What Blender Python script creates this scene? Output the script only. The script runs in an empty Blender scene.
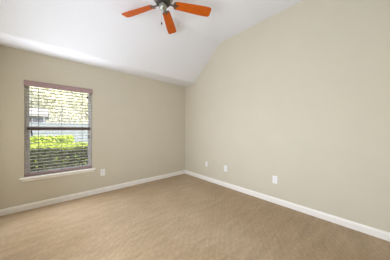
import bpy, bmesh, math, random
from mathutils import Vector, Matrix
from math import pi, sin, cos, radians
C = bpy.context.scene.collection
SC = bpy.context.scene
random.seed(7)

# ------------------------------------------------------------------ camera, sky, lights, exposure
cam = bpy.data.objects.new('camera', bpy.data.cameras.new('camera'))
C.objects.link(cam)
cam.location = (-2.798, -3.566, 1.239)
cam.rotation_euler = (radians(90), 0, -0.7273)
cam.data.sensor_width = 36.0
cam.data.lens = 160.02 * 36 / 390
cam.data.shift_y = -(130 - 129.44) / 390
cam.data.clip_start = 0.02
SC.camera = cam

SC.view_settings.view_transform = 'Standard'
SC.view_settings.look = 'None'
SC.view_settings.gamma = 1
SC.view_settings.use_curve_mapping = False
SC.view_settings.exposure = 0.0
SC.cycles.diffuse_bounces = 8
SC.cycles.max_bounces = 16
SC.cycles.transparent_max_bounces = 24
SC.cycles.sample_clamp_indirect = 6.0

SUN_DIR = Vector((0.45, -0.52, 0.80)).normalized()      # towards the sun, which stands behind the house
w = bpy.data.worlds.new('sky'); SC.world = w; w.use_nodes = True
nt = w.node_tree; bg = nt.nodes['Background']
sky = nt.nodes.new('ShaderNodeTexSky')
sky.sky_type = 'NISHITA'; sky.sun_disc = False
sky.sun_elevation = math.asin(SUN_DIR.z); sky.sun_rotation = math.atan2(SUN_DIR.x, SUN_DIR.y)
sky.dust_density = 3.0; sky.ozone_density = 1.0
hs = nt.nodes.new('ShaderNodeHueSaturation'); hs.inputs['Saturation'].default_value = 0.55
nt.links.new(sky.outputs[0], hs.inputs['Color']); nt.links.new(hs.outputs[0], bg.inputs['Color'])
bg.inputs['Strength'].default_value = 0.55

sl = bpy.data.lights.new('sun', 'SUN'); sun = bpy.data.objects.new('sun', sl); C.objects.link(sun)
sl.energy = 8.5; sl.color = (1.0, 0.95, 0.85); sl.angle = radians(0.6)
sun.rotation_euler = SUN_DIR.to_track_quat('Z', 'Y').to_euler()

def area(name, loc, direction, sx, sy, power, color):
    l = bpy.data.lights.new(name, 'AREA'); l.shape = 'RECTANGLE'; l.size = sx; l.size_y = sy
    l.energy = power; l.color = color
    o = bpy.data.objects.new(name, l); C.objects.link(o); o.location = loc
    o.rotation_euler = Vector(direction).to_track_quat('-Z', 'Y').to_euler()
    return o
DAY = (0.92, 0.99, 1.10)
# added fill lamp, set at an unseen side opening made for it
area('side_fill', (-3.40, -2.5, 1.3), (1, -0.12, 0.2), 2.0, 1.5, 63, DAY)
# daylight that comes in through the blinds of the left window
area('left_window_daylight', (-2.679, -0.03, 1.25), (0, -1, 0), 0.86, 1.44, 35, DAY)

# ------------------------------------------------------------------ materials
def srgb(r, g, b):
    f = lambda c: c / 12.92 if c <= .04045 else ((c + .055) / 1.055) ** 2.4
    return (f(r / 255), f(g / 255), f(b / 255), 1)

def mat(name, col, rough=0.6, metal=0.0, spec=0.5, noise=None, bump=None, coat=0.0):
    """noise = (scale, amount, detail), bump = (scale, strength, distance)"""
    m = bpy.data.materials.new(name); m.use_nodes = True
    n = m.node_tree; b = n.nodes['Principled BSDF']
    b.inputs['Base Color'].default_value = col if len(col) == 4 else (*col, 1)
    b.inputs['Roughness'].default_value = rough; b.inputs['Metallic'].default_value = metal
    b.inputs['Specular IOR Level'].default_value = spec
    b.inputs['Coat Weight'].default_value = coat
    tc = n.nodes.new('ShaderNodeTexCoord')
    if noise:
        t = n.nodes.new('ShaderNodeTexNoise'); t.inputs['Scale'].default_value = noise[0]; t.inputs['Detail'].default_value = noise[2]
        r = n.nodes.new('ShaderNodeValToRGB')
        r.color_ramp.elements[0].position = .3; r.color_ramp.elements[1].position = .7
        r.color_ramp.elements[0].color = (*[c * (1 - noise[1]) for c in col[:3]], 1)
        r.color_ramp.elements[1].color = (*[min(1, c * (1 + noise[1])) for c in col[:3]], 1)
        n.links.new(tc.outputs['Object'], t.inputs['Vector']); n.links.new(t.outputs['Fac'], r.inputs['Fac'])
        n.links.new(r.outputs['Color'], b.inputs['Base Color'])
    if bump:
        t = n.nodes.new('ShaderNodeTexNoise'); t.inputs['Scale'].default_value = bump[0]; t.inputs['Detail'].default_value = 3
        bp = n.nodes.new('ShaderNodeBump'); bp.inputs['Strength'].default_value = bump[1]; bp.inputs['Distance'].default_value = bump[2]
        n.links.new(tc.outputs['Object'], t.inputs['Vector']); n.links.new(t.outputs['Fac'], bp.inputs['Height'])
        n.links.new(bp.outputs['Normal'], b.inputs['Normal'])
    return m

M = {}
M['wall'] = mat('wall_paint', (0.62, 0.575, 0.47), 0.7, spec=.25, noise=(3, .012, 2), bump=(140, .12, .002))
M['ceiling'] = mat('ceiling_paint', (0.79, 0.80, 0.835), 0.85, spec=.2, noise=(60, .012, 3), bump=(38, .35, .004))
M['trim'] = mat('white_trim_paint', (0.87, 0.845, 0.80), 0.4, noise=(6, .01, 2))
M['vinyl'] = mat('white_vinyl', (0.86, 0.86, 0.88), 0.4, noise=(9, .01, 2))
M['rail_brown'] = mat('dark_brown_rail', (0.15, 0.095, 0.085), 0.45, noise=(20, .05, 2))
M['plate'] = mat('white_plate_plastic', (0.86, 0.86, 0.87), 0.35, noise=(30, .01, 1))
M['plate_dark'] = mat('slot_dark', (0.10, 0.10, 0.10), 0.6, noise=(30, .02, 1))
M['screw'] = mat('plate_screw', (0.62, 0.62, 0.62), 0.35, metal=.6, noise=(30, .02, 1))
M['nickel'] = mat('brushed_nickel', (0.40, 0.42, 0.38), 0.34, metal=.9, noise=(25, .06, 3))
M['iron'] = mat('dark_nickel_bracket', (0.20, 0.17, 0.15), 0.3, metal=.85, noise=(25, .2, 3))
M['darkmetal'] = mat('dark_bronze_metal', (0.07, 0.06, 0.055), 0.35, metal=.6, noise=(25, .1, 2))
M['cord'] = mat('blind_cord', (0.22, 0.17, 0.16), 0.8, noise=(80, .1, 1))
M['tassel'] = mat('dark_wood_tassel', (0.05, 0.035, 0.035), 0.45, noise=(60, .1, 1))

def wood(name, c0, c1, scale, stretch, rough, coat=0):
    m = mat(name, c0, rough, coat=coat); n = m.node_tree; b = n.nodes['Principled BSDF']
    tc = n.nodes.new('ShaderNodeTexCoord'); mp = n.nodes.new('ShaderNodeMapping'); mp.inputs['Scale'].default_value = stretch
    t = n.nodes.new('ShaderNodeTexNoise'); t.inputs['Scale'].default_value = scale; t.inputs['Detail'].default_value = 5; t.inputs['Distortion'].default_value = 1.2
    r = n.nodes.new('ShaderNodeValToRGB'); r.color_ramp.elements[0].position = .35; r.color_ramp.elements[1].position = .68
    r.color_ramp.elements[0].color = (*c0, 1); r.color_ramp.elements[1].color = (*c1, 1)
    n.links.new(tc.outputs['Object'], mp.inputs['Vector']); n.links.new(mp.outputs[0], t.inputs['Vector'])
    n.links.new(t.outputs['Fac'], r.inputs['Fac']); n.links.new(r.outputs['Color'], b.inputs['Base Color'])
    return m
M['blade'] = wood('orange_stained_wood', (0.44, 0.072, 0.003), (0.58, 0.118, 0.006), 9, (1, 9, 9), 0.5, 0)
M['blade'].node_tree.nodes['Principled BSDF'].inputs['Specular IOR Level'].default_value = .22
M['slat'] = wood('light_brown_blind_wood', (0.50, 0.435, 0.405), (0.58, 0.51, 0.48), 6, (1, 14, 14), 0.45)
M['blind'] = wood('mauve_brown_blind_wood', (0.36, 0.245, 0.25), (0.44, 0.31, 0.31), 6, (1, 14, 14), 0.45)

def carpet():
    m = mat('beige_carpet', (0.44, 0.32, 0.2), 1.0, spec=.05); n = m.node_tree; b = n.nodes['Principled BSDF']; L = n.links
    tc = n.nodes.new('ShaderNodeTexCoord')
    def noise(scale, detail, rough=.5, mapping=None):
        t = n.nodes.new('ShaderNodeTexNoise'); t.inputs['Scale'].default_value = scale; t.inputs['Detail'].default_value = detail; t.inputs['Roughness'].default_value = rough
        if mapping:
            mp = n.nodes.new('ShaderNodeMapping'); mp.inputs['Rotation'].default_value = (0, 0, mapping[0]); mp.inputs['Scale'].default_value = mapping[1]
            L.new(tc.outputs['Object'], mp.inputs['Vector']); L.new(mp.outputs[0], t.inputs['Vector'])
        else: L.new(tc.outputs['Object'], t.inputs['Vector'])
        return t
    def ramp(src, p0, p1, c0, c1):
        r = n.nodes.new('ShaderNodeValToRGB'); r.color_ramp.elements[0].position = p0; r.color_ramp.elements[1].position = p1
        r.color_ramp.elements[0].color = (*c0, 1); r.color_ramp.elements[1].color = (*c1, 1)
        L.new(src.outputs['Fac'], r.inputs['Fac']); return r
    def mul(a, c, f=1.0):
        x = n.nodes.new('ShaderNodeMixRGB'); x.blend_type = 'MULTIPLY'; x.inputs[0].default_value = f
        L.new(a.outputs['Color'], x.inputs[1]); L.new(c.outputs['Color'], x.inputs[2]); return x
    big = ramp(noise(.9, 2), .35, .65, (0.395, 0.280, 0.158), (0.45, 0.335, 0.214))
    streak = ramp(noise(2.6, 3, .6, (0.55, (1.0, 4.5, 1))), .36, .64, (.935, .93, .925), (1.055, 1.055, 1.055))     # vacuum tracks
    streak2 = ramp(noise(3.2, 3, .6, (-0.85, (1.0, 5.0, 1))), .38, .62, (.95, .95, .945), (1.04, 1.04, 1.045))
    mott = ramp(noise(26, 4, .7), .30, .70, (.86, .855, .84), (1.11, 1.11, 1.12))
    wv = n.nodes.new('ShaderNodeTexWave'); wv.inputs['Scale'].default_value = 5.5; wv.inputs['Distortion'].default_value = 5.0; wv.inputs['Detail'].default_value = 2; wv.inputs['Detail Scale'].default_value = .6
    mp = n.nodes.new('ShaderNodeMapping'); mp.inputs['Rotation'].default_value = (0, 0, .9)
    L.new(tc.outputs['Object'], mp.inputs['Vector']); L.new(mp.outputs[0], wv.inputs['Vector'])
    ridge = ramp(wv, .1, .9, (.97, .97, .97), (1.025, 1.025, 1.025))
    pile = ramp(noise(120, 2), .3, .7, (.80, .79, .78), (1.16, 1.16, 1.16))
    x = mul(mul(mul(mul(mul(big, streak), streak2), mott), pile), ridge)
    L.new(x.outputs['Color'], b.inputs['Base Color'])
    h = noise(170, 3); bp = n.nodes.new('ShaderNodeBump'); bp.inputs['Strength'].default_value = .6; bp.inputs['Distance'].default_value = .008
    L.new(h.outputs['Fac'], bp.inputs['Height']); L.new(bp.outputs['Normal'], b.inputs['Normal'])
    b.inputs['Sheen Weight'].default_value = .15; b.inputs['Sheen Roughness'].default_value = .6
    return m
M['carpet'] = carpet()

def leafmat(name, c0, c1, rough, trans):
    m = bpy.data.materials.new(name); m.use_nodes = True; n = m.node_tree; n.nodes.clear(); L = n.links
    out = n.nodes.new('ShaderNodeOutputMaterial'); b = n.nodes.new('ShaderNodeBsdfPrincipled'); tr = n.nodes.new('ShaderNodeBsdfTranslucent'); mx = n.nodes.new('ShaderNodeMixShader')
    g = n.nodes.new('ShaderNodeTexNoise'); g.inputs['Scale'].default_value = 9
    tc = n.nodes.new('ShaderNodeTexCoord'); r = n.nodes.new('ShaderNodeValToRGB')
    r.color_ramp.elements[0].color = (*c0, 1); r.color_ramp.elements[1].color = (*c1, 1)
    r.color_ramp.elements[0].position = .35; r.color_ramp.elements[1].position = .65
    L.new(tc.outputs['Object'], g.inputs['Vector']); L.new(g.outputs['Fac'], r.inputs['Fac'])
    L.new(r.outputs[0], b.inputs['Base Color']); L.new(r.outputs[0], tr.inputs['Color'])
    b.inputs['Roughness'].default_value = rough; mx.inputs[0].default_value = trans
    L.new(b.outputs[0], mx.inputs[1]); L.new(tr.outputs[0], mx.inputs[2]); L.new(mx.outputs[0], out.inputs['Surface'])
    return m
M['hedge'] = leafmat('hedge_leaf', (0.17, 0.21, 0.10), (0.42, 0.45, 0.20), .28, .10)
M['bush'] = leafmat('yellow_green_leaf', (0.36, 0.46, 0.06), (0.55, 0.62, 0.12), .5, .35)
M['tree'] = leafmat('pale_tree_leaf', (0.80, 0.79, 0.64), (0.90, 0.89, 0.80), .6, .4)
M['bark'] = mat('grey_bark', (0.2, 0.16, 0.13), .9, noise=(8, .3, 4), bump=(12, .6, .03))
M['grass'] = mat('lawn_grass', (0.32, 0.44, 0.09), .9, noise=(2.5, .25, 5), bump=(40, .6, .03))
M['mulch'] = mat('brown_mulch', (0.16, 0.12, 0.10), 1, noise=(12, .4, 5), bump=(30, .8, .03))
M['road'] = mat('pale_concrete', (0.42, 0.43, 0.47), .9, noise=(3, .08, 4))
M['siding'] = mat('pale_grey_siding', (0.27, 0.285, 0.32), .7, noise=(2, .04, 2))
M['fencepaint'] = mat('pale_blue_grey_fence_paint', (0.20, 0.215, 0.27), .6, noise=(2, .04, 2))
M['shingle'] = mat('grey_roof_shingle', (0.30, 0.29, 0.29), .9, noise=(5, .15, 4), bump=(20, .5, .02))
M['windowdark'] = mat('dark_window_glass', (0.08, 0.10, 0.13), .1, noise=(2, .1, 1))
M['brick'] = mat('outer_stucco', (0.55, 0.50, 0.44), .85, noise=(3, .06, 3))

def glassmat():
    m = bpy.data.materials.new('clear_window_glass'); m.use_nodes = True; n = m.node_tree; n.nodes.clear(); L = n.links
    out = n.nodes.new('ShaderNodeOutputMaterial'); t = n.nodes.new('ShaderNodeBsdfTransparent'); g = n.nodes.new('ShaderNodeBsdfGlossy'); mx = n.nodes.new('ShaderNodeMixShader')
    t.inputs['Color'].default_value = (.96, .97, .97, 1); g.inputs['Roughness'].default_value = .02; mx.inputs[0].default_value = .04
    L.new(t.outputs[0], mx.inputs[1]); L.new(g.outputs[0], mx.inputs[2]); L.new(mx.outputs[0], out.inputs['Surface']); return m
M['glass'] = glassmat()

# ------------------------------------------------------------------ mesh helpers
def box(bm, x0, x1, y0, y1, z0, z1):
    v = [bm.verts.new(p) for p in ((x0, y0, z0), (x1, y0, z0), (x1, y1, z0), (x0, y1, z0), (x0, y0, z1), (x1, y0, z1), (x1, y1, z1), (x0, y1, z1))]
    for f in ((3, 2, 1, 0), (4, 5, 6, 7), (0, 1, 5, 4), (1, 2, 6, 5), (2, 3, 7, 6), (3, 0, 4, 7)): bm.faces.new([v[i] for i in f])

def prism(bm, prof, axis, a, b):
    """closed profile extruded along an axis ('x': prof is (y, z); 'y': prof is (x, z); 'z': prof is (x, y))"""
    mk = {'x': lambda p, t: (t, p[0], p[1]), 'y': lambda p, t: (p[0], t, p[1]), 'z': lambda p, t: (p[0], p[1], t)}[axis]
    A = [bm.verts.new(mk(p, a)) for p in prof]; B = [bm.verts.new(mk(p, b)) for p in prof]; n = len(prof)
    for i in range(n): bm.faces.new((A[i], A[(i + 1) % n], B[(i + 1) % n], B[i]))
    bm.faces.new(A[::-1]); bm.faces.new(B)

def lathe(bm, prof, seg=32, center=(0, 0, 0), axis='z'):
    rings = []
    for r, z in prof:
        ring = []
        for k in range(seg):
            a = 2 * pi * k / seg
            p = (r * cos(a), r * sin(a), z) if axis == 'z' else (r * cos(a), z, r * sin(a)) if axis == 'y' else (z, r * cos(a), r * sin(a))
            ring.append(bm.verts.new(Vector(p) + Vector(center)))
        rings.append(ring)
    for A, B in zip(rings, rings[1:]):
        for k in range(seg): bm.faces.new((A[k], A[(k + 1) % seg], B[(k + 1) % seg], B[k]))
    bm.faces.new(rings[0][::-1]); bm.faces.new(rings[-1])

def tube(bm, pts, r, seg=8):
    pts = [Vector(p) for p in pts]; rings = []
    for i, p in enumerate(pts):
        d = (pts[min(i + 1, len(pts) - 1)] - pts[max(i - 1, 0)]).normalized()
        u = d.orthogonal().normalized(); v = d.cross(u)
        if rings:
            u = (pu - d * pu.dot(d)).normalized(); v = d.cross(u)
        pu = u; rr = r[i] if isinstance(r, (list, tuple)) else r
        rings.append([bm.verts.new(p + (u * cos(2 * pi * k / seg) + v * sin(2 * pi * k / seg)) * rr) for k in range(seg)])
    for A, B in zip(rings, rings[1:]):
        for k in range(seg): bm.faces.new((A[k], A[(k + 1) % seg], B[(k + 1) % seg], B[k]))
    bm.faces.new(rings[0][::-1]); bm.faces.new(rings[-1])

def obj(name, bm, m, parent=None, smooth=False, bevel=0, loc=None):
    bmesh.ops.recalc_face_normals(bm, faces=bm.faces)
    me = bpy.data.meshes.new(name); bm.to_mesh(me); bm.free(); me.materials.append(m)
    o = bpy.data.objects.new(name, me); C.objects.link(o)
    if smooth:
        for p in me.polygons: p.use_smooth = True
    if bevel:
        b = o.modifiers.new('bevel', 'BEVEL'); b.width = bevel; b.segments = 2; b.limit_method = 'ANGLE'; b.angle_limit = radians(40)
    if parent: o.parent = parent
    if loc: o.location = loc
    return o

def new(): return bmesh.new()
def struct(o, label=None):
    o['kind'] = 'structure'
    if label: o['label'] = label
    return o
def tag(o, label, cat, group=None):
    o['label'] = label; o['category'] = cat
    if group: o['group'] = group
    return o
def thing(name, label, cat, loc=(0, 0, 0), rz=0, group=None):
    o = bpy.data.objects.new(name, None); C.objects.link(o); o.location = loc; o.rotation_euler = (0, 0, rz); o.empty_display_size = .1
    return tag(o, label, cat, group)

# ------------------------------------------------------------------ room shell
XL, YB = -3.42, -4.55                      # left side wall, wall behind the photographer
ZE, Y1, Z1, Y2, Z2 = 2.440, -0.385, 2.462, -1.265, 3.170
T = 0.16
WX0, WX1, WZ0, WZ1 = -3.123, -2.235, 0.505, 1.998    # window opening
BY0, BY1, BZ0, BZ1 = -3.5, -1.5, 0.55, 2.05         # unseen opening added in the side wall for the fill lamp

bm = new(); box(bm, XL - T, T, YB - T, T, -0.12, 0); struct(obj('floor', bm, M['carpet']), 'beige cut-pile carpet with vacuum tracks')

def holed(bm, X0, X1, Y0, Y1_, Ztop, hx0, hx1, hz0, hz1):
    box(bm, X0, hx0, Y0, Y1_, 0, Ztop); box(bm, hx1, X1, Y0, Y1_, 0, Ztop)
    box(bm, hx0, hx1, Y0, Y1_, 0, hz0); box(bm, hx0, hx1, Y0, Y1_, hz1, Ztop)
bm = new(); holed(bm, XL - T, T, 0, T, ZE + .1, WX0, WX1, WZ0, WZ1); struct(obj('wall_left', bm, M['wall']), 'greige wall with the window')
bm = new(); box(bm, XL - T, T, YB - T, YB, 0, Z2 + .1); struct(obj('wall_back', bm, M['wall']))
prof = [(0, 0), (0, ZE + .05), (Y1, Z1 + .05), (Y2, Z2 + .05), (YB, Z2 + .05), (YB, 0)]
bm = new(); prism(bm, prof, 'x', 0, T); struct(obj('wall_right', bm, M['wall']), 'greige wall that follows the vaulted ceiling')
bm = new(); x0, x1 = XL - T, XL
prism(bm, [(0, 0), (0, ZE + .05), (Y1, Z1 + .05), (BY1, Z1 + .05), (BY1, 0)], 'x', x0, x1)
prism(bm, [(Y1, Z1 + .05), (Y2, Z2 + .05), (BY1, Z2 + .05), (BY1, Z1 + .05)], 'x', x0, x1)
prism(bm, [(BY0, 0), (YB, 0), (YB, Z2 + .05), (BY0, Z2 + .05)], 'x', x0, x1)
box(bm, x0, x1, BY0, BY1, 0, BZ0); box(bm, x0, x1, BY0, BY1, BZ1, Z2 + .05)
struct(obj('wall_side', bm, M['wall']))

# vaulted ceiling: narrow flat strip, slope, flat top, softly rounded folds
def rounded(pts, r, n=4):
    out = [pts[0]]
    for a, b, c in zip(pts, pts[1:], pts[2:]):
        a, b, c = Vector(a), Vector(b), Vector(c); p = b + (a - b).normalized() * r; q = b + (c - b).normalized() * r
        for i in range(n + 1):
            t = i / n; out.append(tuple(p * (1 - t) ** 2 + b * 2 * t * (1 - t) + q * t * t))
    return out + [pts[-1]]
low = rounded([(T, ZE), (Y1, Z1), (Y2, Z2), (YB - T, Z2)], .035)
up = [(YB - T, Z2 + .15), (Y2 + .04, Z2 + .15), (Y1 + .04, Z1 + .15), (T, ZE + .15)]
bm = new(); prism(bm, low + up, 'x', XL - T, T)
struct(obj('ceiling', bm, M['ceiling']), 'white textured vaulted ceiling')

# unseen roof over the room, eaves shaped to block sun and shade the hedge
bm = new()
prism(bm, [(.75, 2.50), (.75, 2.62), (-1.3, 3.72), (-1.9, 3.72), (-6.6, 2.62), (-6.6, 2.50), (-1.9, 3.56), (-1.3, 3.56)], 'x', XL - 3, T + 4)
struct(obj('shading_roof', bm, M['shingle']))

# baseboards
def bprof(s): return [(0, 0), (s * .015, 0), (s * .015, .070), (s * .012, .078), (s * .009, .088), (0, .092)]
bm = new(); prism(bm, bprof(-1), 'x', XL, 0); struct(obj('baseboard_left', bm, M['trim']), 'white baseboard')
bm = new(); prism(bm, [(x, z) for x, z in bprof(-1)], 'y', YB, -.015); struct(obj('baseboard_right', bm, M['trim']), 'white baseboard')
bm = new(); prism(bm, [(XL - x, z) for x, z in bprof(-1)], 'y', YB, -.015); struct(obj('baseboard_side', bm, M['trim']))
bm = new(); prism(bm, [(YB - y, z) for y, z in bprof(-1)], 'x', XL + .015, -.015); struct(obj('baseboard_back', bm, M['trim']))

# ------------------------------------------------------------------ window in the left wall
def make_window(name, x0, x1, z0, z1, ya, yb, zm, lab):
    """single hung window whose frame fills the opening between ya (room side) and yb"""
    r = bpy.data.objects.new(name, None); C.objects.link(r); r.location = ((x0 + x1) / 2, (ya + yb) / 2, z0); struct(r, lab)
    ox, oy, oz = r.location
    def part(n, bm, m, parent=r, **k):
        o = obj(n, bm, m, parent, **k)
        if parent is r: o.location = (-ox, -oy, -oz)
        return o
    bm = new(); f = .020
    box(bm, x0, x0 + f, ya, yb, z0, z1); box(bm, x1 - f, x1, ya, yb, z0, z1); box(bm, x0 + f, x1 - f, ya, yb, z1 - f, z1); box(bm, x0 + f, x1 - f, ya, yb, z0, z0 + f)
    part('window_frame', bm, M['vinyl'])
    def sash(n, za, zb, y0, y1, st):
        a, b = x0 + f, x1 - f
        bm = new(); box(bm, a, a + st, y0, y1, za, zb); box(bm, b - st, b, y0, y1, za, zb)
        box(bm, a + st, b - st, y0, y1, za, za + st); box(bm, a + st, b - st, y0, y1, zb - st, zb)
        s = part(n, bm, M['vinyl'])
        bm = new(); box(bm, a + st, b - st, (y0 + y1) / 2 - .003, (y0 + y1) / 2 + .003, za + st, zb - st)
        part('glass_pane', bm, M['glass'], s)
    ym = (ya + yb) / 2
    sash('lower_sash', z0 + f, zm, ya + .004, ym - .002, .034)
    sash('upper_sash', zm, z1 - f, ym + .002, yb - .004, .026)
    bm = new(); box(bm, x0 + f, x1 - f, ya - .006, ya + .003, zm - .030, zm + .018)  # rail coloured darker brown than the white sashes
    p = part('meeting_rail', bm, M['rail_brown'], bevel=.003); p['label'] = 'dark brown meeting rail'
    return r
win = make_window('window_1', WX0, WX1, WZ0, WZ1, .095, .155, 1.262, 'white window behind the blind')
bm = new()
prism(bm, [(-.036, .474), (-.041, .480), (-.041, .498), (-.036, .505), (0, .505), (0, .474)], 'x', WX0 - .045, WX1 + .045)
o = obj('window_sill', bm, M['trim'], win); o.location = -win.location; o['label'] = 'white painted sill with apron'
bm = new(); box(bm, WX0, WX1, 0, .094, .499, .507); o = obj('sill_board', bm, M['trim'], win); o.location = -win.location
bm = new()
prism(bm, [(0, .438), (-.016, .438), (-.020, .446), (-.022, .474), (0, .474)], 'x', WX0 - .025, WX1 + .025)
o = obj('sill_apron', bm, M['trim'], win); o.location = -win.location
bm = new(); x0, x1, f = XL - .13, XL - .07, .04; zm = 1.3  # unseen side window, added to go with the fill lamp
box(bm, x0, x1, BY0, BY0 + f, BZ0, BZ1); box(bm, x0, x1, BY1 - f, BY1, BZ0, BZ1)
for z in (BZ0, zm - f / 2, BZ1 - f): box(bm, x0, x1, BY0 + f, BY1 - f, z, z + f)
w2 = struct(obj('added_window', bm, M['vinyl']))
bm = new(); box(bm, XL - .103, XL - .097, BY0 + f, BY1 - f, BZ0 + f, zm - f / 2); box(bm, XL - .103, XL - .097, BY0 + f, BY1 - f, zm + f / 2, BZ1 - f)
obj('glass_pane', bm, M['glass'], w2)

# ------------------------------------------------------------------ wooden blind
BY = .045
bl = thing('window_blind', 'mauve brown wooden venetian blind with open slats hanging in the window', 'window blind', ((WX0 + WX1) / 2, BY, WZ0))
def bpart(name, bm, m=M['blind'], parent=None, **k):
    o = obj(name, bm, m, parent or bl, **k)
    if parent is None: o.location = -bl.location
    return o
a, b = WX0 + .006, WX1 - .006
bm = new()   # valance with a routed profile, a hair proud of the wall
prism(bm, [(-.012, 1.912), (-.014, 1.918), (-.014, 1.925), (-.010, 1.932), (-.010, 1.980), (-.015, 1.987), (-.015, 1.997), (.002, 1.997), (.002, 1.912)], 'x', WX0 - .004, WX1 + .004)
bpart('valance', bm)
bm = new(); box(bm, a, b, .012, .078, 1.945, 1.994); bpart('headrail', bm, bevel=.003)
bm = new()
N_SL, SP, ZT = 26, .0515, 1.893
for i in range(N_SL):
    z = ZT - i * SP
    if z < .575: break
    top = [(-.0315 + .063 * k / 6, .0045 * (1 - (2 * k / 6 - 1) ** 2)) for k in range(7)]
    pr = [(BY + y, z + h + .0016) for y, h in top] + [(BY + y, z + h - .0016) for y, h in top[::-1]]
    prism(bm, pr, 'x', a, b)
o = bpart('slats', bm, M['slat']); o['label'] = 'light brown open slats'
bm = new(); box(bm, a, b, BY - .031, BY + .031, .522, .545); bpart('bottom_rail', bm, bevel=.004)
for x in (-2.968, -2.677, -2.388):
    bm = new()
    for dy in (-.0345, .0345): tube(bm, [(x, BY + dy, .535), (x, BY + dy, 1.95)], .0017, 6)
    for i in range(N_SL):
        z = ZT - i * SP - .004
        if z > .575: tube(bm, [(x, BY - .0345, z), (x, BY + .0345, z)], .0009, 4)
    bpart('ladder_cord', bm, M['cord'])
def cord(x, zt, y):
    bm = new(); tube(bm, [(x, BY - .02, 1.95), (x, y, 1.905), (x, y, zt + .02)], .0013, 6)
    c = bpart('pull_cord', bm, M['cord'])
    bm = new(); lathe(bm, [(.003, .024), (.006, .02), (.008, .0), (.011, -.022), (.0105, -.03), (.006, -.033)], 14, (x, y, zt))
    t = bpart('tassel', bm, M['tassel'], c, smooth=True); t['label'] = 'dark wooden tassel'
cord(-2.314, 1.842, -.004); cord(-2.296, 1.108, -.004); cord(-3.045, 1.218, -.004); cord(-3.040, 1.172, -.004)

# ------------------------------------------------------------------ outlets and wall plates
def plate_shape(w, h, t=.006):
    """plate lying in XZ, front towards -Y"""
    bm = new()
    rings = []
    for s, y in ((0, 0), (0, -t * .45), (.004, -t)):
        rings.append([bm.verts.new((x, y, z)) for x, z in ((-w / 2 + s, -h / 2 + s), (w / 2 - s, -h / 2 + s), (w / 2 - s, h / 2 - s), (-w / 2 + s, h / 2 - s))])
    for A, B in zip(rings, rings[1:]):
        for k in range(4): bm.faces.new((A[k], A[(k + 1) % 4], B[(k + 1) % 4], B[k]))
    bm.faces.new(rings[0]); bm.faces.new(rings[-1]); return bm
def make_outlet(label, loc, rz):
    t = thing('electrical_outlet', label, 'outlet', loc, rz, 'duplex outlets')
    obj('cover_plate', plate_shape(.080, .127), M['plate'], t)
    for s in (1, -1):
        bm = new(); zc = s * .0215
        pts = [(.017 * cos(q), zc + .0155 * sin(q)) for q in [2 * pi * k / 20 for k in range(20)]]
        pts = [(max(-.0165, min(.0165, x)), max(zc - .0125, min(zc + .0125, z))) for x, z in pts]
        prism(bm, pts, 'y', -.0055, -.0085); r = obj('receptacle', bm, M['plate'], t)
        bm = new()
        for x, hh in ((-.0063, .0045), (.0063, .0037)): box(bm, x - .0013, x + .0013, -.0090, -.0084, zc + .002 - hh, zc + .002 + hh)
        lathe(bm, [(.0025, -.0084), (.0025, -.0090)], 10, (0, 0, zc - .0085), 'y')
        q = obj('slots', bm, M['plate_dark'], r)
    bm = new(); lathe(bm, [(.0035, -.0055), (.003, -.0072), (.001, -.0075)], 12, (0, 0, 0), 'y'); obj('screw', bm, M['screw'], t, smooth=True)
    return t
def copy_tree(o, parent=None):
    c = o.copy(); C.objects.link(c)
    if parent: c.parent = parent
    for ch in o.children: copy_tree(ch, c)
    return c
o1 = make_outlet('white duplex outlet low on the wall right of the window', (-2.06, -.0002, .392), 0)
o2 = copy_tree(o1); o2.location = (-.0002, -2.449, .392); o2.rotation_euler = (0, 0, radians(-90))
o2['label'] = 'white duplex outlet on the long right wall, farthest from the corner'

def make_plate(label, loc, w, h):
    t = thing('wall_plate', label, 'wall plate', loc, radians(-90), 'plain wall plates')
    obj('cover_plate', plate_shape(w, h), M['plate'], t)
    bm = new(); lathe(bm, [(.0048, -.005), (.0048, -.008), (.0030, -.0085)], 14, (0, 0, 0), 'y'); obj('jack', bm, M['plate'], t)
    for s in (1, -1):
        bm = new(); lathe(bm, [(.0033, -.0055), (.003, -.0070), (.001, -.0073)], 12, (0, 0, s * h * .36), 'y'); obj('screw', bm, M['plate'], t, smooth=True)
make_plate('small white wall plate on the right wall, nearest the room corner', (-.0002, -.844, .398), .070, .115)
make_plate('larger white wall plate on the right wall, second from the room corner', (-.0002, -1.417, .393), .080, .135)

# ------------------------------------------------------------------ ceiling fan
FX, FY, FZ = -1.698, -1.69, 2.922
fan = thing('ceiling_fan', 'ceiling fan with orange wooden blades and nickel motor under the vaulted ceiling', 'ceiling fan', (FX, FY, Z2))
D = FZ - Z2
bm = new(); lathe(bm, [(.075, 0), (.078, -.02), (.06, -.05), (.03, -.07), (.018, -.075)], 36); obj('canopy', bm, M['nickel'], fan, smooth=True)
bm = new(); lathe(bm, [(.02, -.07), (.05, -.085), (.11, -.10), (.135, -.13), (.14, -.17), (.13, -.20), (.10, -.222), (.07, -.230)], 40)
obj('motor_housing', bm, M['nickel'], fan, smooth=True)
bm = new(); lathe(bm, [(.092, D + .030), (.096, D + .022), (.096, D + .002), (.088, D - .006), (.05, D - .008)], 36); f = obj('flywheel', bm, M['darkmetal'], fan, smooth=True); f['label'] = 'dark flywheel ring'
bm = new(); lathe(bm, [(.036, D - .006), (.046, D - .012), (.050, D - .022), (.050, D - .062), (.046, D - .074), (.034, D - .084), (.016, D - .088), (.008, D - .094), (.003, D - .096)], 32)
obj('switch_housing', bm, M['nickel'], fan, smooth=True)
bm = new()
x = .045
tube(bm, [(x * .9, 0, D - .045), (x + .012, 0, D - .048), (x + .015, 0, D - .06), (x + .015, 0, D - .305)], .0012, 6)
ch = obj('pull_chain', bm, M['nickel'], fan)
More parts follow.
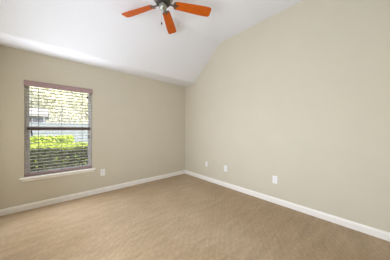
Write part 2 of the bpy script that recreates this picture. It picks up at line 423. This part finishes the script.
bm = new(); lathe(bm, [(.002, D - .292), (.006, D - .298), (.0085, D - .310), (.007, D - .321), (.002, D - .327)], 14, (x + .015, 0, 0)); k = obj('chain_knob', bm, M['darkmetal'], ch, smooth=True)
ch.rotation_euler = (0, 0, radians(222)); k.parent = ch

def blade_mesh():
    bm = new(); R0, R1, w0, w1, t, pt = .152, .668, .054, .072, .006, radians(-14.9)
    n = 10; out = []
    def width(u): return w0 + (w1 - w0) * min(1, u * 1.25)
    edge = [(R0 + .012, -w0 * .82)] + [(R0 + .03 + (R1 - .07 - R0 - .03) * i / n, -width(i / n)) for i in range(n + 1)]
    for i in range(1, 6):                       # rounded corners at the tip
        q = pi / 2 * i / 5; edge.append((R1 - .04 + .04 * sin(q) - .0, -w1 + .030 * (1 - cos(q))))
    pts = [(R0, -w0 * .55)] + edge; pts = pts + [(r, -s) for r, s in pts[::-1]]
    top = [bm.verts.new((r, s, t / 2)) for r, s in pts]; bot = [bm.verts.new((r, s, -t / 2)) for r, s in pts]; m = len(pts)
    for i in range(m): bm.faces.new((top[i], top[(i + 1) % m], bot[(i + 1) % m], bot[i]))
    bm.faces.new(top); bm.faces.new(bot[::-1])
    bmesh.ops.rotate(bm, verts=bm.verts, cent=(0, 0, 0), matrix=Matrix.Rotation(pt, 3, 'X'))
    return bm
def iron_mesh():
    bm = new(); pt = radians(-14.9)
    # arm from the flywheel, widening into a fork with two prongs and a crescent over the blade root
    pr = [(.080, -.014), (.112, -.012), (.138, -.018), (.146, -.046), (.168, -.054), (.178, -.046), (.164, -.034), (.170, -.012), (.205, -.010), (.209, 0)]
    pts = pr + [(r, -s) for r, s in pr[-2::-1]]
    for z0, z1 in ((-.0090, -.0035),):
        A = [bm.verts.new((r, s, z1)) for r, s in pts]; B = [bm.verts.new((r, s, z0)) for r, s in pts]; m = len(pts)
        for i in range(m): bm.faces.new((A[i], A[(i + 1) % m], B[(i + 1) % m], B[i]))
        bm.faces.new(A); bm.faces.new(B[::-1])
    for r, s in ((.163, .042), (.163, -.042), (.196, 0)): lathe(bm, [(.006, -.0090), (.005, -.0125), (.002, -.0135)], 10, (r, s, 0))
    for v in bm.verts:
        k = max(0, min(1, (v.co.x - .09) / .05)); y, z = v.co.y, v.co.z
        q = pt * k; v.co.y, v.co.z = y * cos(q) - z * sin(q), y * sin(q) + z * cos(q)
        v.co.z -= .0
    return bm
b0 = obj('blade', blade_mesh(), M['blade'], fan, bevel=.0015)
i0 = obj('blade_iron', iron_mesh(), M['iron'], b0, bevel=.001)
for k in range(5):
    bb = b0 if k == 0 else copy_tree(b0, fan)
    bb.location = (0, 0, D); bb.rotation_euler = (0, 0, radians(117.31 - 72 * k))

# ------------------------------------------------------------------ outside, seen through the blind
ZG = -0.15
bm = new(); box(bm, -40, 30, T + .02, 14.6, ZG - .2, ZG); struct(obj('ground', bm, M['grass']), 'sunlit lawn outside the window')
bm = new(); box(bm, -40, 30, 14.6, 60, ZG - .2, ZG - .01); struct(obj('pavement', bm, M['road']))
bm = new(); box(bm, -12, 8, T + .03, 1.5, ZG - .05, ZG + .02); struct(obj('mulch_bed', bm, M['mulch']))

def lump(p, s=1.0): return (sin(p.x * 3.1 * s + 1.3) * cos(p.y * 2.7 * s) + .6 * sin(p.z * 4.3 * s + p.x * 5.1 * s)) * .5
def leaf(bm, p, nrm, L, W):
    u = nrm.orthogonal().normalized(); u.rotate(Matrix.Rotation(random.uniform(0, 2 * pi), 3, nrm)); v = nrm.cross(u)
    mid = nrm * (L * .12)
    a = bm.verts.new(p - u * L / 2); b = bm.verts.new(p + v * W / 2 + mid); c = bm.verts.new(p + u * L / 2); d = bm.verts.new(p - v * W / 2 + mid); 
    bm.faces.new((a, b, c)); bm.faces.new((a, c, d))
def hedge(name, x0, x1, y0, y1, zt, n, L, m, label, cat, group=None, lum=.10):
    t = thing(name, label, cat, ((x0 + x1) / 2, (y0 + y1) / 2, ZG), 0, group)
    off = -t.location; bm = new(); h = zt - ZG
    top, front = (x1 - x0) * (y1 - y0), (x1 - x0) * h
    for i in range(n):
        u = random.random() * (top + front * 1.35)
        x = random.uniform(x0, x1)
        if u < top: p = Vector((x, random.uniform(y0, y1), zt)); nr = Vector((0, 0, 1))
        elif u < top + front: p = Vector((x, y0, random.uniform(ZG + .05, zt))); nr = Vector((0, -1, 0))
        else: p = Vector((x, y1, random.uniform(ZG + .05, zt))); nr = Vector((0, 1, 0))
        p += nr * (lump(p, 1.4) * lum + random.uniform(-.10, .02))
        nn = (nr + Vector((random.gauss(0, .55), random.gauss(0, .55), random.gauss(0.1, .55)))).normalized()
        leaf(bm, p, nn, L * random.uniform(.7, 1.3), L * .55)
    o = obj('foliage', bm, m, t, smooth=False); o.location = off
    bm = new(); k = 0
    x = x0 + .2
    while x < x1 - .1:                          # stems with side branches inside the leaves
        ym = (y0 + y1) / 2 + random.uniform(-.1, .1)
        for j in range(6):
            e = Vector((x + random.uniform(-.3, .3), random.uniform(y0 + .12, y1 - .12), random.uniform(ZG + .4, zt - .1)))
            e.x = max(x0 + .05, min(x1 - .05, e.x)); base = Vector((x, ym, ZG + .01)); tube(bm, [base, (base + e) / 2 + Vector((0, 0, .08)), e], [.02, .013, .006], 5)
        x += .42
    o = obj('stems', bm, M['bark'], t); o.location = off
    return t
hd = hedge('hedge', -7.2, 1.2, 1.72, 3.3, .70, 34000, .085, M['hedge'], 'long leafy green hedge close outside the window', 'hedge')
bm = new()  # extra leaves in a lighter colour, painting sunlight onto the hedge top
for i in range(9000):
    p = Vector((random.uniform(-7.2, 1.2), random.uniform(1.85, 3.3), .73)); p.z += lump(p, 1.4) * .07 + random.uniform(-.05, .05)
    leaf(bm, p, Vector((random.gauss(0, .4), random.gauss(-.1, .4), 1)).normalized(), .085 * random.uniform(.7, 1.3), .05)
o = obj('sunlit_leaf_layer', bm, M['bush'], hd); o.location = -hd.location; o['label'] = 'bright yellow green leaf layer, sunlight painted on the hedge top'
hedge('shrub_row', -8.0, -2.1, 5.3, 6.7, .90, 9000, .13, M['bush'], 'yellow green shrub row behind the hedge', 'shrub', None, .08)

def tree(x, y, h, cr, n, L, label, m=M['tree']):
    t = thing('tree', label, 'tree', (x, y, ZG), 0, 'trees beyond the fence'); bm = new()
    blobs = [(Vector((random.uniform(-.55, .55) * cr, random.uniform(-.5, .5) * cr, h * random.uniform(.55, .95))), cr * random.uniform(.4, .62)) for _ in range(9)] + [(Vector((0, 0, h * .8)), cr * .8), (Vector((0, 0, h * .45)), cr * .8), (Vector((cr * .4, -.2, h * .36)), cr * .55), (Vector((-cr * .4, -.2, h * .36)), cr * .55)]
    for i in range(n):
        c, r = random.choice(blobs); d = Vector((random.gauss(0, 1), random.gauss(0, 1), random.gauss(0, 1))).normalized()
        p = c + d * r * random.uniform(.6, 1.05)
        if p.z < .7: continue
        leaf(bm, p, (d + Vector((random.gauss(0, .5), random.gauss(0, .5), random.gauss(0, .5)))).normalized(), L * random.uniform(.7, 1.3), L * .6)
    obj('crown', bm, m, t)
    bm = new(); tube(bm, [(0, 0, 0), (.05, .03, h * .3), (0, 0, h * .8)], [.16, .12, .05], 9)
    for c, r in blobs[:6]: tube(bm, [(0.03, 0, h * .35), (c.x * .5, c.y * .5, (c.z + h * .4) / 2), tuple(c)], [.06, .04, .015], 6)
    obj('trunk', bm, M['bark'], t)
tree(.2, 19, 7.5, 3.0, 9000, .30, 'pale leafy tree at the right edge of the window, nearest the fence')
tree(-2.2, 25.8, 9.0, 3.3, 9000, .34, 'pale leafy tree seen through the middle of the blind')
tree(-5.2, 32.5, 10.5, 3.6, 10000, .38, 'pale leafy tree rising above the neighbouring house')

# pale fence across the back of the lawn
fn = thing('garden_fence', 'pale blue grey fence across the back of the lawn', 'fence', (-4, 14.2, ZG))
bm = new(); 
for i in range(120): box(bm, -12 + i * .2 + .006, -12 + i * .2 + .194, -.012, .012, .05, 1.95)
obj('fence_boards', bm, M['fencepaint'], fn)
bm = new()
for z in (.3, 1.7): box(bm, -12, 12, .013, .05, z, z + .09)
obj('fence_rails', bm, M['fencepaint'], fn)
for i in range(11):
    bm = new(); box(bm, -.06, .06, .051, .15, 0, 2.0); p = obj('fence_post', bm, M['fencepaint'], fn); p.location = (-12 + i * 2.4, 0, 0)

# neighbour's house
hx0, hx1, hy0, hy1, hz = -11.0, -3.4, 15.6, 20.6, 2.55
hs_ = thing('house', 'pale grey neighbouring house beyond the fence', 'house', ((hx0 + hx1) / 2, (hy0 + hy1) / 2, ZG)); off = -hs_.location
bm = new(); prism(bm, [(hy0, ZG), (hy1, ZG), (hy1, hz), ((hy0 + hy1) / 2, hz + .55), (hy0, hz)], 'x', hx0, hx1); obj('house_wall', bm, M['siding'], hs_).location = off
bm = new(); ym = (hy0 + hy1) / 2
prism(bm, [(hy0 - .4, hz - .2), (hy0 - .4, hz - .08), (ym, hz + .71), (hy1 + .4, hz - .08), (hy1 + .4, hz - .2), (ym, hz + .57)], 'x', hx0 - .3, hx1 + .3); obj('house_roof', bm, M['shingle'], hs_).location = off
for x in (-4.6, -6.8, -9.0):
    bm = new(); box(bm, x - .55, x + .55, hy0 - .05, hy0 + .02, 1.3, 2.3); wn = obj('house_window', bm, M['trim'], hs_); wn.location = off
    bm = new(); box(bm, x - .47, x - .03, hy0 - .06, hy0 - .04, 1.38, 2.22); box(bm, x + .03, x + .47, hy0 - .06, hy0 - .04, 1.38, 2.22); obj('window_pane', bm, M['windowdark'], wn)
